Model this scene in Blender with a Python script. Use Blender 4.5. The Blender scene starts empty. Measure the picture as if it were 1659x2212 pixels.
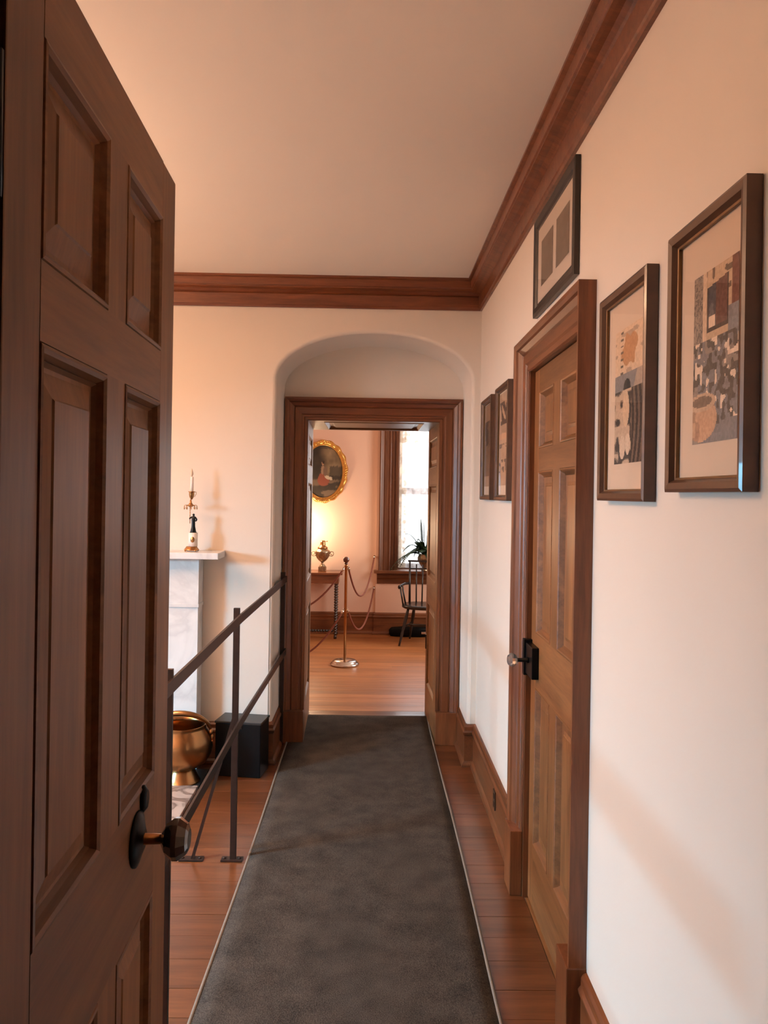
import bpy, bmesh, math, random
from mathutils import Vector, Matrix
random.seed(7)
PI = math.pi
S = bpy.context.scene
C = S.collection

# ------------------------------------------------------------------ camera
F_PX = 1662.0
EYE = 1.55
cd = bpy.data.cameras.new('camera')
cd.sensor_fit = 'VERTICAL'; cd.sensor_height = 36.0; cd.sensor_width = 27.0
cd.lens = F_PX * 36.0 / 2212.0
cd.shift_y = -38.0 / 2212.0
cd.clip_start = 0.02
cam = bpy.data.objects.new('camera', cd); C.objects.link(cam)
cam.matrix_world = (Matrix.Translation((0, 0, EYE)) @ Matrix.Rotation(-0.0145, 4, 'Z')
                    @ Matrix.Rotation(PI / 2, 4, 'X') @ Matrix.Rotation(0.0155, 4, 'Z'))
S.camera = cam

# ------------------------------------------------------------------ world, daylight, exposure
S.view_settings.view_transform = 'Standard'
S.view_settings.look = 'None'
S.view_settings.gamma = 1.0
S.view_settings.use_curve_mapping = False
S.view_settings.exposure = 0.0
w = bpy.data.worlds.new('overcast_sky'); S.world = w; w.use_nodes = True
w.node_tree.nodes['Background'].inputs[0].default_value = (0.86, 0.93, 1.0, 1)
w.node_tree.nodes['Background'].inputs[1].default_value = 3.0

def area(name, loc, aim, sx, sy, power, col, spread=180):
    l = bpy.data.lights.new(name, 'AREA'); l.shape = 'RECTANGLE'; l.size = sx; l.size_y = sy
    l.energy = power; l.color = col; l.spread = math.radians(spread)
    o = bpy.data.objects.new(name, l); C.objects.link(o); o.location = loc
    o.rotation_euler = (Vector(aim) - Vector(loc)).to_track_quat('-Z', 'Y').to_euler()
    return o
# daylight that comes in through the two windows: sky light heads downward into the rooms
area('daylight_side_window', (-3.72, 1.85, 1.62), (-0.7, 2.95, -1.75), 0.50, 0.50, 132, (0.24, 0.68, 1.0), 116)
area('daylight_far_window', (0.75, 8.92, 1.75), (0.45, 6.0, 0.4), 0.85, 1.5, 18, (0.95, 0.97, 1.0), 160)

area('fill_sitting_window', (2.42, 7.0, 1.75), (0.0, 6.9, 0.5), 1.1, 1.5, 58, (1.0, 0.92, 0.82), 170)  # added fill light behind the unseen side window

# ------------------------------------------------------------------ helpers
def link(name, me, mat, parent=None):
    o = bpy.data.objects.new(name, me); C.objects.link(o)
    if mat is not None:
        me.materials.append(mat)
    if parent is not None:
        o.parent = parent
    return o
def tag(o, label=None, cat=None, group=None, kind=None):
    if label: o['label'] = label
    if cat: o['category'] = cat
    if group: o['group'] = group
    if kind: o['kind'] = kind
    return o
def empty(name, loc=(0, 0, 0), rz=0, label=None, cat=None, group=None, kind=None):
    o = bpy.data.objects.new(name, None); C.objects.link(o)
    o.empty_display_size = 0.05; o.location = loc; o.rotation_euler = (0, 0, rz)
    return tag(o, label, cat, group, kind)

class MB:
    """collects shapes; build() links them as one mesh object"""
    def __init__(s): s.v = []; s.f = []; s.sm = []
    def add(s, vs, fs, smooth=False):
        b = len(s.v); s.v += [tuple(p) for p in vs]
        s.f += [tuple(i + b for i in f) for f in fs]; s.sm += [smooth] * len(fs); return s
    def box(s, x0, x1, y0, y1, z0, z1, bev=0.0):
        x0, x1 = min(x0, x1), max(x0, x1); y0, y1 = min(y0, y1), max(y0, y1); z0, z1 = min(z0, z1), max(z0, z1)
        if bev <= 0:
            vs = [(x0,y0,z0),(x1,y0,z0),(x1,y1,z0),(x0,y1,z0),(x0,y0,z1),(x1,y0,z1),(x1,y1,z1),(x0,y1,z1)]
            fs = [(0,3,2,1),(4,5,6,7),(0,1,5,4),(1,2,6,5),(2,3,7,6),(3,0,4,7)]
            return s.add(vs, fs)
        bm = bmesh.new(); bmesh.ops.create_cube(bm, size=1)
        for v in bm.verts:
            v.co = Vector(((x0+x1)/2 + v.co.x*(x1-x0), (y0+y1)/2 + v.co.y*(y1-y0), (z0+z1)/2 + v.co.z*(z1-z0)))
        bmesh.ops.bevel(bm, geom=bm.edges[:], offset=min(bev, .45*min(x1-x0, y1-y0, z1-z0)), segments=2, affect='EDGES', profile=0.6)
        bm.verts.index_update()
        s.add([v.co[:] for v in bm.verts], [[v.index for v in f.verts] for f in bm.faces]); bm.free(); return s
    def tube(s, pts, r, n=10, cap=True, flat=None):
        pts = [Vector(p) for p in pts]; m = len(pts)
        rs = r if isinstance(r, (list, tuple)) else [r] * m
        vs = []; up = None
        for i, p in enumerate(pts):
            t = (pts[min(i+1, m-1)] - pts[max(i-1, 0)]).normalized()
            if up is None:
                up = Vector((0,0,1)) if abs(t.z) < .9 else Vector((1,0,0))
            a = (up - t * up.dot(t)).normalized(); b = t.cross(a); up = a
            for k in range(n):
                q = 2*PI*k/n
                vs.append(p + (a*math.cos(q) + b*math.sin(q)*(flat or 1)) * rs[i])
        fs = [(i*n+k, i*n+(k+1) % n, (i+1)*n+(k+1) % n, (i+1)*n+k) for i in range(m-1) for k in range(n)]
        s.add(vs, fs, True)
        if cap:
            b = len(s.v) - m*n
            s.f += [tuple(b+k for k in range(n))[::-1], tuple(b+(m-1)*n+k for k in range(n))]; s.sm += [False, False]
        return s
    def bar(s, p0, p1, a, b, up=(0,0,1)):
        """rectangular bar p0->p1: a across, b along up"""
        p0 = Vector(p0); p1 = Vector(p1); t = (p1-p0).normalized(); u = Vector(up)
        u = (u - t*u.dot(t)).normalized(); c = t.cross(u)
        vs = [p + c*a/2*i + u*b/2*j for p in (p0, p1) for i, j in ((-1,-1),(1,-1),(1,1),(-1,1))]
        return s.add(vs, [(0,1,2,3)[::-1],(4,5,6,7),(0,1,5,4),(1,2,6,5),(2,3,7,6),(3,0,4,7)])
    def lathe(s, prof, c=(0,0,0), n=24, sx=1, sy=1, fn=None):
        """prof: (r, z) list from bottom up"""
        vs = []
        for r, z in prof:
            for k in range(n):
                q = 2*PI*k/n; rr = r if fn is None else fn(r, q, z)
                vs.append((c[0]+rr*math.cos(q)*sx, c[1]+rr*math.sin(q)*sy, c[2]+z))
        m = len(prof)
        fs = [(i*n+k, i*n+(k+1) % n, (i+1)*n+(k+1) % n, (i+1)*n+k) for i in range(m-1) for k in range(n)]
        s.add(vs, fs, True); b = len(s.v) - m*n
        if prof[0][0] > 1e-4: s.f.append(tuple(b+k for k in range(n))[::-1]); s.sm.append(False)
        if prof[-1][0] > 1e-4: s.f.append(tuple(b+(m-1)*n+k for k in range(n))); s.sm.append(False)
        return s
    def ball(s, c, r, n=14, m=9, sx=1, sy=1, sz=1):
        prof = [(r*math.sin(PI*i/m), -r*sz*math.cos(PI*i/m)) for i in range(m+1)]
        return s.lathe(prof, c, n, sx, sy)
    def prism(s, poly, y0, y1):
        """poly in (x,z), extruded along y"""
        n = len(poly)
        vs = [(x, y0, z) for x, z in poly] + [(x, y1, z) for x, z in poly]
        return s.add(vs, [tuple(range(n)), tuple(range(2*n-1, n-1, -1))] + [(i, n+i, n+(i+1) % n, (i+1) % n) for i in range(n)])
    def mesh(s, name, fix=True):
        me = bpy.data.meshes.new(name); me.from_pydata(s.v, [], s.f); me.validate()
        if len(me.polygons) == len(s.sm):
            me.polygons.foreach_set('use_smooth', s.sm)
        if fix:
            bm = bmesh.new(); bm.from_mesh(me)
            bmesh.ops.remove_doubles(bm, verts=bm.verts, dist=1e-6)
            bmesh.ops.recalc_face_normals(bm, faces=bm.faces); bm.to_mesh(me); bm.free()
        me.update(); return me
    def build(s, name, mat, parent=None, fix=True):
        return link(name, s.mesh(name, fix), mat, parent)

def copy_tree(o, parent=None):
    c = o.copy(); C.objects.link(c); c.parent = parent
    for ch in list(o.children): copy_tree(ch, c)
    return c

def plan_sweep(mb, path, prof, side=1, closed_prof=False):
    """sweep prof [(out, z)] along a plan polyline with mitred corners; out points to the left of travel when side=1"""
    n = len(path); rings = []
    for i, (x, y) in enumerate(path):
        p = Vector((x, y)); d0 = d1 = None
        if i > 0: d0 = (p - Vector(path[i-1])).normalized()
        if i < n-1: d1 = (Vector(path[i+1]) - p).normalized()
        if d0 is None: d0 = d1
        if d1 is None: d1 = d0
        n0 = Vector((-d0.y, d0.x))*side; n1 = Vector((-d1.y, d1.x))*side
        m = (n0+n1); m = m / max(1e-6, m.length_squared) * 2 if m.length > 1e-6 else n0
        rings.append([(x+m.x*o, y+m.y*o, z) for o, z in prof])
    k = len(prof); vs = [v for r in rings for v in r]
    fs = [(i*k+j, i*k+j+1, (i+1)*k+j+1, (i+1)*k+j) for i in range(n-1) for j in range(k-1)]
    fs += [tuple(range(k)), tuple((n-1)*k+j for j in range(k))[::-1]]
    mb.add(vs, fs); return mb

# ------------------------------------------------------------------ materials
def mat_new(name):
    m = bpy.data.materials.new(name); m.use_nodes = True
    return m, m.node_tree.nodes, m.node_tree.links, m.node_tree.nodes['Principled BSDF']
def plain(name, col, rough=.5, metal=0, noise=0, nscale=20, bump=0, coat=0, **kw):
    m, N, L, B = mat_new(name)
    B.inputs['Base Color'].default_value = (*col, 1); B.inputs['Roughness'].default_value = rough
    B.inputs['Metallic'].default_value = metal; B.inputs['Coat Weight'].default_value = coat
    for k, v in kw.items(): B.inputs[k.replace('_', ' ')].default_value = v
    if noise or bump:
        tc = N.new('ShaderNodeTexCoord'); nz = N.new('ShaderNodeTexNoise')
        nz.inputs['Scale'].default_value = nscale; nz.inputs['Detail'].default_value = 6
        L.new(tc.outputs['Object'], nz.inputs['Vector'])
        if noise:
            mx = N.new('ShaderNodeMix'); mx.data_type = 'RGBA'
            mx.inputs[6].default_value = (*[c*(1-noise) for c in col], 1)
            mx.inputs[7].default_value = (*[min(1, c*(1+noise)) for c in col], 1)
            L.new(nz.outputs['Fac'], mx.inputs[0]); L.new(mx.outputs[2], B.inputs['Base Color'])
        if bump:
            bp = N.new('ShaderNodeBump'); bp.inputs['Strength'].default_value = bump; bp.inputs['Distance'].default_value = .004
            L.new(nz.outputs['Fac'], bp.inputs['Height']); L.new(bp.outputs['Normal'], B.inputs['Normal'])
    return m
def wood(name, dark, light, axis='z', rough=.3, scale=1.0, coat=.3, bump=.08):
    m, N, L, B = mat_new(name)
    tc = N.new('ShaderNodeTexCoord'); mp = N.new('ShaderNodeMapping')
    s = {'x': (1.2, 14, 14), 'y': (14, 1.2, 14), 'z': (14, 14, 1.2)}[axis]
    mp.inputs['Scale'].default_value = [a*scale for a in s]
    oi = N.new('ShaderNodeObjectInfo'); ad = N.new('ShaderNodeVectorMath'); ad.operation = 'SCALE'
    cmb = N.new('ShaderNodeCombineXYZ')
    for i in range(3): L.new(oi.outputs['Random'], cmb.inputs[i])
    L.new(cmb.outputs[0], ad.inputs[0]); ad.inputs['Scale'].default_value = 37.0
    L.new(ad.outputs[0], mp.inputs['Location']); L.new(tc.outputs['Object'], mp.inputs['Vector'])
    n1 = N.new('ShaderNodeTexNoise'); n1.inputs['Scale'].default_value = 1.6; n1.inputs['Detail'].default_value = 7
    n1.inputs['Roughness'].default_value = .62; n1.inputs['Distortion'].default_value = .6
    L.new(mp.outputs[0], n1.inputs['Vector'])
    n2 = N.new('ShaderNodeTexNoise'); n2.inputs['Scale'].default_value = 9; n2.inputs['Detail'].default_value = 3
    L.new(mp.outputs[0], n2.inputs['Vector'])
    mth = N.new('ShaderNodeMath'); mth.operation = 'MULTIPLY_ADD'; mth.inputs[1].default_value = .35
    L.new(n2.outputs['Fac'], mth.inputs[0]); L.new(n1.outputs['Fac'], mth.inputs[2])
    rp = N.new('ShaderNodeValToRGB'); rp.color_ramp.elements[0].position = .42; rp.color_ramp.elements[1].position = .92
    rp.color_ramp.elements[0].color = (*dark, 1); rp.color_ramp.elements[1].color = (*light, 1)
    L.new(mth.outputs[0], rp.inputs[0])
    hs = N.new('ShaderNodeHueSaturation'); mr = N.new('ShaderNodeMapRange')
    mr.inputs[3].default_value = .82; mr.inputs[4].default_value = 1.16
    L.new(oi.outputs['Random'], mr.inputs[0]); L.new(mr.outputs[0], hs.inputs['Value'])
    L.new(rp.outputs[0], hs.inputs['Color']); L.new(hs.outputs[0], B.inputs['Base Color'])
    B.inputs['Roughness'].default_value = rough
    B.inputs['Coat Weight'].default_value = coat; B.inputs['Coat Roughness'].default_value = rough*.7
    bp = N.new('ShaderNodeBump'); bp.inputs['Strength'].default_value = bump; bp.inputs['Distance'].default_value = .003
    L.new(mth.outputs[0], bp.inputs['Height']); L.new(bp.outputs['Normal'], B.inputs['Normal'])
    return m
D1, L1 = (.085, .025, .008), (.225, .076, .025)
WX = wood('varnished_wood_x', D1, L1, 'x', .40, coat=.12)
WY = wood('varnished_wood_y', D1, L1, 'y', .40, coat=.12)
WZ = wood('varnished_wood_z', D1, L1, 'z', .40, coat=.12)
DWX = wood('door_wood_x', (.115, .044, .0135), (.28, .12, .040), 'x', .46, coat=.12)
DWZ = wood('door_wood_z', (.115, .044, .0135), (.28, .12, .040), 'z', .46, coat=.12)
CRX = wood('cornice_wood_x', (.085, .022, .008), (.20, .062, .022), 'x', .34)
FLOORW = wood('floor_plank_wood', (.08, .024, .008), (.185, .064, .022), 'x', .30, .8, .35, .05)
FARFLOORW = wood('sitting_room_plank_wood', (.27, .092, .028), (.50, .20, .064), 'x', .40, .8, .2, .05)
TABLEW = wood('table_wood', (.09, .025, .01), (.26, .085, .03), 'x', .3)
WALL = plain('plaster_wall', (.79, .70, .61), .85, noise=.025, nscale=3, bump=.06)
CEIL = plain('plaster_ceiling', (.90, .79, .68), .9, noise=.02, nscale=3)
PINK = plain('sitting_room_wall', (.80, .54, .41), .85, noise=.02, nscale=3)
HALL = plain('hall_wall', (.55, .42, .33), .9)
SUBF = plain('subfloor', (.05, .02, .01), .8)
IRON = plain('brown_iron', (.045, .026, .02), .42, .55, noise=.3, nscale=40)
BLACK = plain('black_enamel', (.003, .0035, .004), .38, 0, Specular_IOR_Level=.14)
BRASS = plain('antique_brass', (.46, .24, .10), .28, 1, noise=.25, nscale=30)
COPPER = plain('aged_copper', (.38, .20, .085), .28, 1, noise=.35, nscale=9, bump=.15)
GOLD = plain('gilt', (.72, .42, .12), .34, 1, noise=.35, nscale=60, bump=.5)
SILVER = plain('tarnished_silver', (.40, .31, .21), .32, 1, noise=.75, nscale=70, bump=.9)
STEEL = plain('polished_steel', (.62, .58, .54), .2, 1)
BRONZE = plain('dark_bronze', (.012, .014, .016), .38, .6, noise=.4, nscale=80)
ROPE = plain('velvet_rope', (.20, .055, .03), .8, noise=.25, nscale=120, bump=.4)
CHAIRP = plain('black_painted_wood', (.010, .007, .006), .32, coat=.3, noise=.3, nscale=30)
MATBOARD = plain('mat_board', (.66, .50, .37), .9, noise=.02)
FRAMEW = plain('picture_frame_wood', (.075, .032, .016), .36, 0, noise=.35, nscale=30, coat=.2)
FRAMEG = plain('picture_frame_lip', (.16, .085, .035), .4, .5, noise=.3, nscale=40)
FRAMEB = plain('black_picture_frame', (.022, .016, .013), .4, 0, noise=.3, nscale=30)
GLASSK = plain('glass_knob', (.9, .88, .85), .04, 0, Transmission_Weight=.9, IOR=1.5)
CANDLE = plain('wax', (.88, .82, .74), .5, 0, Subsurface_Weight=.2)
GREEN = plain('fern_leaf', (.025, .06, .028), .5, 0, noise=.5, nscale=25)
STEMG = plain('fern_stem', (.08, .10, .03), .6)

def marble(name, base, vein, scale=3.0, rough=.3):
    m, N, L, B = mat_new(name)
    tc = N.new('ShaderNodeTexCoord'); nz = N.new('ShaderNodeTexNoise'); nz.inputs['Scale'].default_value = scale
    nz.inputs['Detail'].default_value = 9; nz.inputs['Distortion'].default_value = 1.6
    L.new(tc.outputs['Object'], nz.inputs['Vector'])
    rp = N.new('ShaderNodeValToRGB'); e = rp.color_ramp.elements
    e[0].position = .40; e[0].color = (*base, 1); e[1].position = .62; e[1].color = (*base, 1)
    x = e.new(.505); x.color = (*vein, 1); y = e.new(.47); y.color = (*[a*.92 for a in base], 1)
    L.new(nz.outputs['Fac'], rp.inputs[0]); L.new(rp.outputs[0], B.inputs['Base Color'])
    B.inputs['Roughness'].default_value = rough; return m
MARBLE = marble('white_marble', (.78, .77, .75), (.64, .63, .62), 2.2)
MARBLE2 = marble('hearth_marble', (.50, .42, .37), (.17, .12, .10), 5)
SLATE_SHADE = plain('slate', (.03, .026, .024), .5, noise=.4, nscale=15)  # fireboard slate, also the dark strip that stands for shade
def rug_mat():
    m, N, L, B = mat_new('runner_wool')
    tc = N.new('ShaderNodeTexCoord')
    nz = N.new('ShaderNodeTexNoise'); nz.inputs['Scale'].default_value = 260; nz.inputs['Detail'].default_value = 3
    n2 = N.new('ShaderNodeTexNoise'); n2.inputs['Scale'].default_value = 9; n2.inputs['Detail'].default_value = 4
    for n in (nz, n2): L.new(tc.outputs['Object'], n.inputs['Vector'])
    ad = N.new('ShaderNodeMath'); ad.operation = 'MULTIPLY_ADD'; ad.inputs[1].default_value = .55
    L.new(n2.outputs['Fac'], ad.inputs[0]); L.new(nz.outputs['Fac'], ad.inputs[2])
    rp = N.new('ShaderNodeValToRGB'); rp.color_ramp.elements[0].position = .5; rp.color_ramp.elements[1].position = 1.05
    rp.color_ramp.elements[0].color = (.019, .0148, .0115, 1); rp.color_ramp.elements[1].color = (.088, .072, .059, 1)
    L.new(ad.outputs[0], rp.inputs[0]); L.new(rp.outputs[0], B.inputs['Base Color'])
    B.inputs['Roughness'].default_value = .95; B.inputs['Specular IOR Level'].default_value = .2
    bp = N.new('ShaderNodeBump'); bp.inputs['Strength'].default_value = .8; bp.inputs['Distance'].default_value = .004
    L.new(ad.outputs[0], bp.inputs['Height']); L.new(bp.outputs['Normal'], B.inputs['Normal'])
    return m
RUG = rug_mat()
RUGB = plain('runner_binding', (.20, .165, .13), .9, noise=.3, nscale=200)
def glass_mat(name, rough=.02, mixf=.08):
    m, N, L, B = mat_new(name); N.remove(B)
    t = N.new('ShaderNodeBsdfTransparent'); g = N.new('ShaderNodeBsdfGlossy'); g.inputs['Roughness'].default_value = rough
    fr = N.new('ShaderNodeFresnel'); fr.inputs['IOR'].default_value = 1.45
    mx = N.new('ShaderNodeMixShader')
    ml = N.new('ShaderNodeMath'); ml.operation = 'MULTIPLY'; ml.inputs[1].default_value = .45; L.new(fr.outputs[0], ml.inputs[0])
    L.new(ml.outputs[0], mx.inputs[0]); L.new(t.outputs[0], mx.inputs[1]); L.new(g.outputs[0], mx.inputs[2])
    L.new(mx.outputs[0], N['Material Output'].inputs[0]); return m
GLASS = glass_mat('clear_glass')
def lace_mat(name, dens, col=(.93, .92, .90)):
    m, N, L, B = mat_new(name); N.remove(B)
    tc = N.new('ShaderNodeTexCoord')
    vo = N.new('ShaderNodeTexVoronoi'); vo.inputs['Scale'].default_value = 26; vo.feature = 'DISTANCE_TO_EDGE'
    nz = N.new('ShaderNodeTexNoise'); nz.inputs['Scale'].default_value = 14; nz.inputs['Detail'].default_value = 5
    for n in (vo, nz): L.new(tc.outputs['Object'], n.inputs['Vector'])
    mr = N.new('ShaderNodeMapRange'); mr.inputs[1].default_value = .38; mr.inputs[2].default_value = .62
    mr.inputs[3].default_value = dens*.55; mr.inputs[4].default_value = dens
    L.new(nz.outputs['Fac'], mr.inputs[0])
    t = N.new('ShaderNodeBsdfTransparent'); d = N.new('ShaderNodeBsdfDiffuse'); tl = N.new('ShaderNodeBsdfTranslucent')
    d.inputs[0].default_value = (*col, 1); tl.inputs[0].default_value = (*col, 1)
    a = N.new('ShaderNodeMixShader'); a.inputs[0].default_value = .55
    L.new(d.outputs[0], a.inputs[1]); L.new(tl.outputs[0], a.inputs[2])
    b = N.new('ShaderNodeMixShader'); L.new(mr.outputs[0], b.inputs[0]); L.new(t.outputs[0], b.inputs[1]); L.new(a.outputs[0], b.inputs[2])
    L.new(b.outputs[0], N['Material Output'].inputs[0]); return m
LACE = lace_mat('lace', .55)
LACEB = lace_mat('lace_border', .95, (.62, .50, .38))
def emis(name, col, st):
    m, N, L, B = mat_new(name)
    B.inputs['Base Color'].default_value = (*col, 1); B.inputs['Emission Color'].default_value = (*col, 1)
    B.inputs['Emission Strength'].default_value = st; return m
def paint_mat():
    m, N, L, B = mat_new('print_ink'); a = N.new('ShaderNodeVertexColor'); a.layer_name = 'ink'
    L.new(a.outputs['Color'], B.inputs['Base Color']); B.inputs['Roughness'].default_value = .85; return m
INK = paint_mat()

def srgb(r, g, b):
    f = lambda c: (c/12.92 if c <= .04045 else ((c+.055)/1.055)**2.4)
    return (f(r/255), f(g/255), f(b/255))

# ================================================================== STRUCTURE
XR = .61          # right wall
XL = -3.6         # left wall of the parlour
YN = .62          # near wall (room side)
YE = 4.41         # end wall
YB = 4.82         # back of the arched niche
YF = 5.50         # far face of the thick wall
YW = 8.55         # far wall of the sitting room
ZC = 2.775        # ceiling
NL, NR = -.56, .557

# ---- right wall with its door opening
RD0, RD1, RDH = 2.235, 2.98, 2.035
b = MB()
b.box(XR, XR+.14, -2.4, RD0, 0, ZC); b.box(XR, XR+.14, RD1, YE+.02, 0, ZC); b.box(XR, XR+.14, RD0, RD1, RDH, ZC)
b.box(XR+.13, XR+.14, RD0, RD1, 0, RDH)
tag(b.build('wall_right', WALL), 'long cream plaster wall hung with framed prints', kind='structure')

# ---- end wall with arched niche (rounded plaster arris)
spring, rise = EYE+.655, .268
def arch(off, n=40):
    cx = (NL+NR)/2; a = (NR-NL)/2 + off; bb = rise + off
    return [(cx - a*math.cos(PI*i/n), spring + bb*math.sin(PI*i/n)) for i in range(n+1)]
def niche_outline(off):
    pts = arch(off); return [(pts[0][0], 0)] + pts + [(pts[-1][0], 0)]
b = MB(); rr = .022
rings = []
for k in range(6):
    q = k/5*PI/2
    rings.append((niche_outline(rr*(1-math.sin(q))), YE + rr*(1-math.cos(q))))
rings.append((niche_outline(0), YB))
n = len(rings[0][0])
vs = [(x, y, z) for o, y in rings for x, z in o]
fs = [(i*n+j, i*n+j+1, (i+1)*n+j+1, (i+1)*n+j) for i in range(len(rings)-1) for j in range(n-1)]
b.add(vs, fs, True)
out = niche_outline(rr)
for j in range(1, n-2):
    (x0, z0), (x1, z1) = out[j], out[j+1]
    b.add([(x0, YE, z0), (x1, YE, z1), (x1, YE, ZC), (x0, YE, ZC)], [(0, 1, 2, 3)])
b.add([(XL, YE, 0), (out[0][0], YE, 0), (out[0][0], YE, ZC), (XL, YE, ZC)], [(0, 1, 2, 3)])
b.add([(out[-1][0], YE, 0), (XR+.02, YE, 0), (XR+.02, YE, ZC), (out[-1][0], YE, ZC)], [(0, 1, 2, 3)])
O0, O1, OH = -.41, .41, 2.005
inn = niche_outline(0)
for j in range(1, n-2):
    (x0, z0), (x1, z1) = inn[j], inn[j+1]
    zb = spring
    b.add([(x0, YB, zb), (x1, YB, zb), (x1, YB, z1), (x0, YB, z0)], [(0, 1, 2, 3)])
b.add([(NL, YB, 0), (O0, YB, 0), (O0, YB, spring), (NL, YB, spring)], [(0, 1, 2, 3)])
b.add([(O1, YB, 0), (NR, YB, 0), (NR, YB, spring), (O1, YB, spring)], [(0, 1, 2, 3)])
b.add([(O0, YB, OH), (O1, YB, OH), (O1, YB, spring), (O0, YB, spring)], [(0, 1, 2, 3)])
tag(b.build('wall_end', WALL), 'cream plaster end wall with an arched doorway niche', kind='structure')

# ---- ceiling, left wall with window, near wall with doorway, hall behind
tag(MB().box(XL-.1, XR+.14, YN, YE+.01, ZC, ZC+.1).build('ceiling', CEIL), 'plain warm cream plaster ceiling', kind='structure')
W2 = (1.25, 2.45, .75, 2.05)
b = MB()
b.box(XL-.16, XL, YN-.1, W2[0], 0, ZC); b.box(XL-.16, XL, W2[1], YE+.1, 0, ZC)
b.box(XL-.16, XL, W2[0], W2[1], 0, W2[2]); b.box(XL-.16, XL, W2[0], W2[1], W2[3], ZC)
tag(b.build('wall_left', WALL), 'cream plaster wall with the side window', kind='structure')
b = MB(); DX0, DX1 = -.34, .36
b.box(XL-.1, DX0, YN-.15, YN, 0, ZC); b.box(DX1, XR+.02, YN-.15, YN, 0, ZC); b.box(DX0, DX1, YN-.15, YN, 2.06, ZC)
tag(b.build('wall_near', WALL), 'plaster wall holding the entrance doorway', kind='structure')
b = MB(); b.box(-1.5, XR, -2.4, -2.3, 0, ZC); b.box(-1.6, -1.5, -2.4, YN-.15, 0, ZC); b.box(-1.6, XR+.14, -2.4, YN-.15, ZC, ZC+.1)
tag(b.build('wall_hall', HALL), 'dim hall walls behind the entrance doorway', kind='structure')

# ---- sitting room shell
b = MB()
b.box(-2.3, -2.2, YF, YW+.3, 0, ZC); tag(b.build('wall_sitting_left', PINK), 'rosy plaster side wall of sitting room', kind='structure')
W3 = (6.4, 7.6, .75, 2.40)
b = MB(); b.box(2.2, 2.32, YF, W3[0], 0, ZC); b.box(2.2, 2.32, W3[1], YW+.3, 0, ZC); b.box(2.2, 2.32, W3[0], W3[1], 0, W3[2]); b.box(2.2, 2.32, W3[0], W3[1], W3[3], ZC); tag(b.build('wall_sitting_right', PINK), 'rosy plaster side wall of sitting room with the added window', kind='structure')
b = MB(); FO0, FO1 = -.432, .394
b.box(-2.2, FO0-.02, YF-.05, YF, 0, ZC); b.box(FO1+.02, 2.2, YF-.05, YF, 0, ZC); b.box(FO0-.02, FO1+.02, YF-.05, YF, OH+.02, ZC)
tag(b.build('wall_sitting_near', PINK), 'sitting room side of the thick doorway wall', kind='structure')
W1 = (.20, 1.30, .70, 2.42)
b = MB(); JOG = .045
b.box(-2.2, JOG, YW, YW+.34, 0, ZC); b.box(JOG, W1[0], YW-.02, YW+.34, 0, ZC); b.box(W1[1], 2.2, YW-.02, YW+.34, 0, ZC)
b.box(W1[0], W1[1], YW-.02, YW+.34, 0, W1[2]); b.box(W1[0], W1[1], YW-.02, YW+.34, W1[3], ZC)
tag(b.build('wall_far', PINK), 'rosy peach plaster wall with the lace curtained window', kind='structure')
tag(MB().box(-2.3, 2.3, YF-.05, YW+.34, ZC, ZC+.1).build('ceiling_sitting', CEIL), 'sitting room plaster ceiling', kind='structure')

# ---- floors: subfloor + planks
def floor_planks(root, x0, x1, y0, y1, wd, mat, lens):
    y = y0; k = 0
    cache = {}
    while y < y1-.01:
        ww = min(wd*random.choice((.9, 1, 1, 1.12)), y1-y)
        x = x0 - random.uniform(0, lens*.6) ; first = True
        while x < x1-.01:
            ln = lens*random.choice((.7, .85, 1, 1.2))
            a, c = max(x, x0), min(x+ln, x1)
            if x1 - c < .35: c = x1
            if c-a > .05:
                me = MB().box(-(c-a)/2, (c-a)/2, -ww/2+.0006, ww/2-.0006, -.018, random.uniform(-.0006, 0), .0010).mesh('plank')
                o = link('plank', me, mat, root); o.location = ((a+c)/2, y+ww/2, 0)
            x = c
        y += ww
fl = tag(MB().box(XL, XR, YN-.02, YE, -.08, -.019).build('floor', SUBF), 'dark red-brown plank floor beside the runner', kind='structure')
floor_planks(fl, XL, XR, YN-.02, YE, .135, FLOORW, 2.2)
fl = tag(MB().box(NL, NR, YE, YF, -.08, -.019).build('floor_doorway', SUBF), 'plank floor inside the doorway niche', kind='structure')
floor_planks(fl, NL, NR, YE, YF, .135, FLOORW, 1.4)
fl = tag(MB().box(-2.2, 2.2, YF, YW, -.08, -.019).build('floor_sitting', SUBF), 'honey brown plank floor of the sitting room', kind='structure')
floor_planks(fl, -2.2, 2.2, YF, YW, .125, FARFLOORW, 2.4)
tag(MB().box(-1.5, XR, -2.3, YN-.02, -.08, 0).build('floor_hall', plain('hall_floor', (.09, .035, .015), .4)), 'plain brown hall floor', kind='structure')

# ---- cornice and baseboards
CP = [(0, -.165), (.012, -.165), (.016, -.155), (.020, -.150), (.024, -.092), (.018, -.084), (.026, -.078), (.040, -.070), (.055, -.066),
      (.066, -.062), (.066, -.056), (.072, -.052), (.076, -.016), (.084, -.013), (.090, -.010), (.090, 0), (0, 0)]
b = MB(); plan_sweep(b, [(XR, YN), (XR, YE), (XL, YE)], [(o, ZC+z) for o, z in CP], 1)
tag(b.build('trim_1', CRX), 'stepped dark red-brown wooden cornice under the ceiling', kind='structure')
BP = [(0, 0), (.030, 0), (.030, .012), (.026, .022), (.018, .030), (.016, .032), (.016, .178), (.022, .184), (.024, .196), (.016, .206), (.016, .226), (.010, .236), (0, .240)]
def baseboard(name, path, side=1, mat=None, label='varnished moulded wooden baseboard'):
    b = MB(); plan_sweep(b, path, BP, side); return tag(b.build(name, mat or WY), label, kind='structure')
CT = .05; CW = .118   # casing thickness and width
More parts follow.
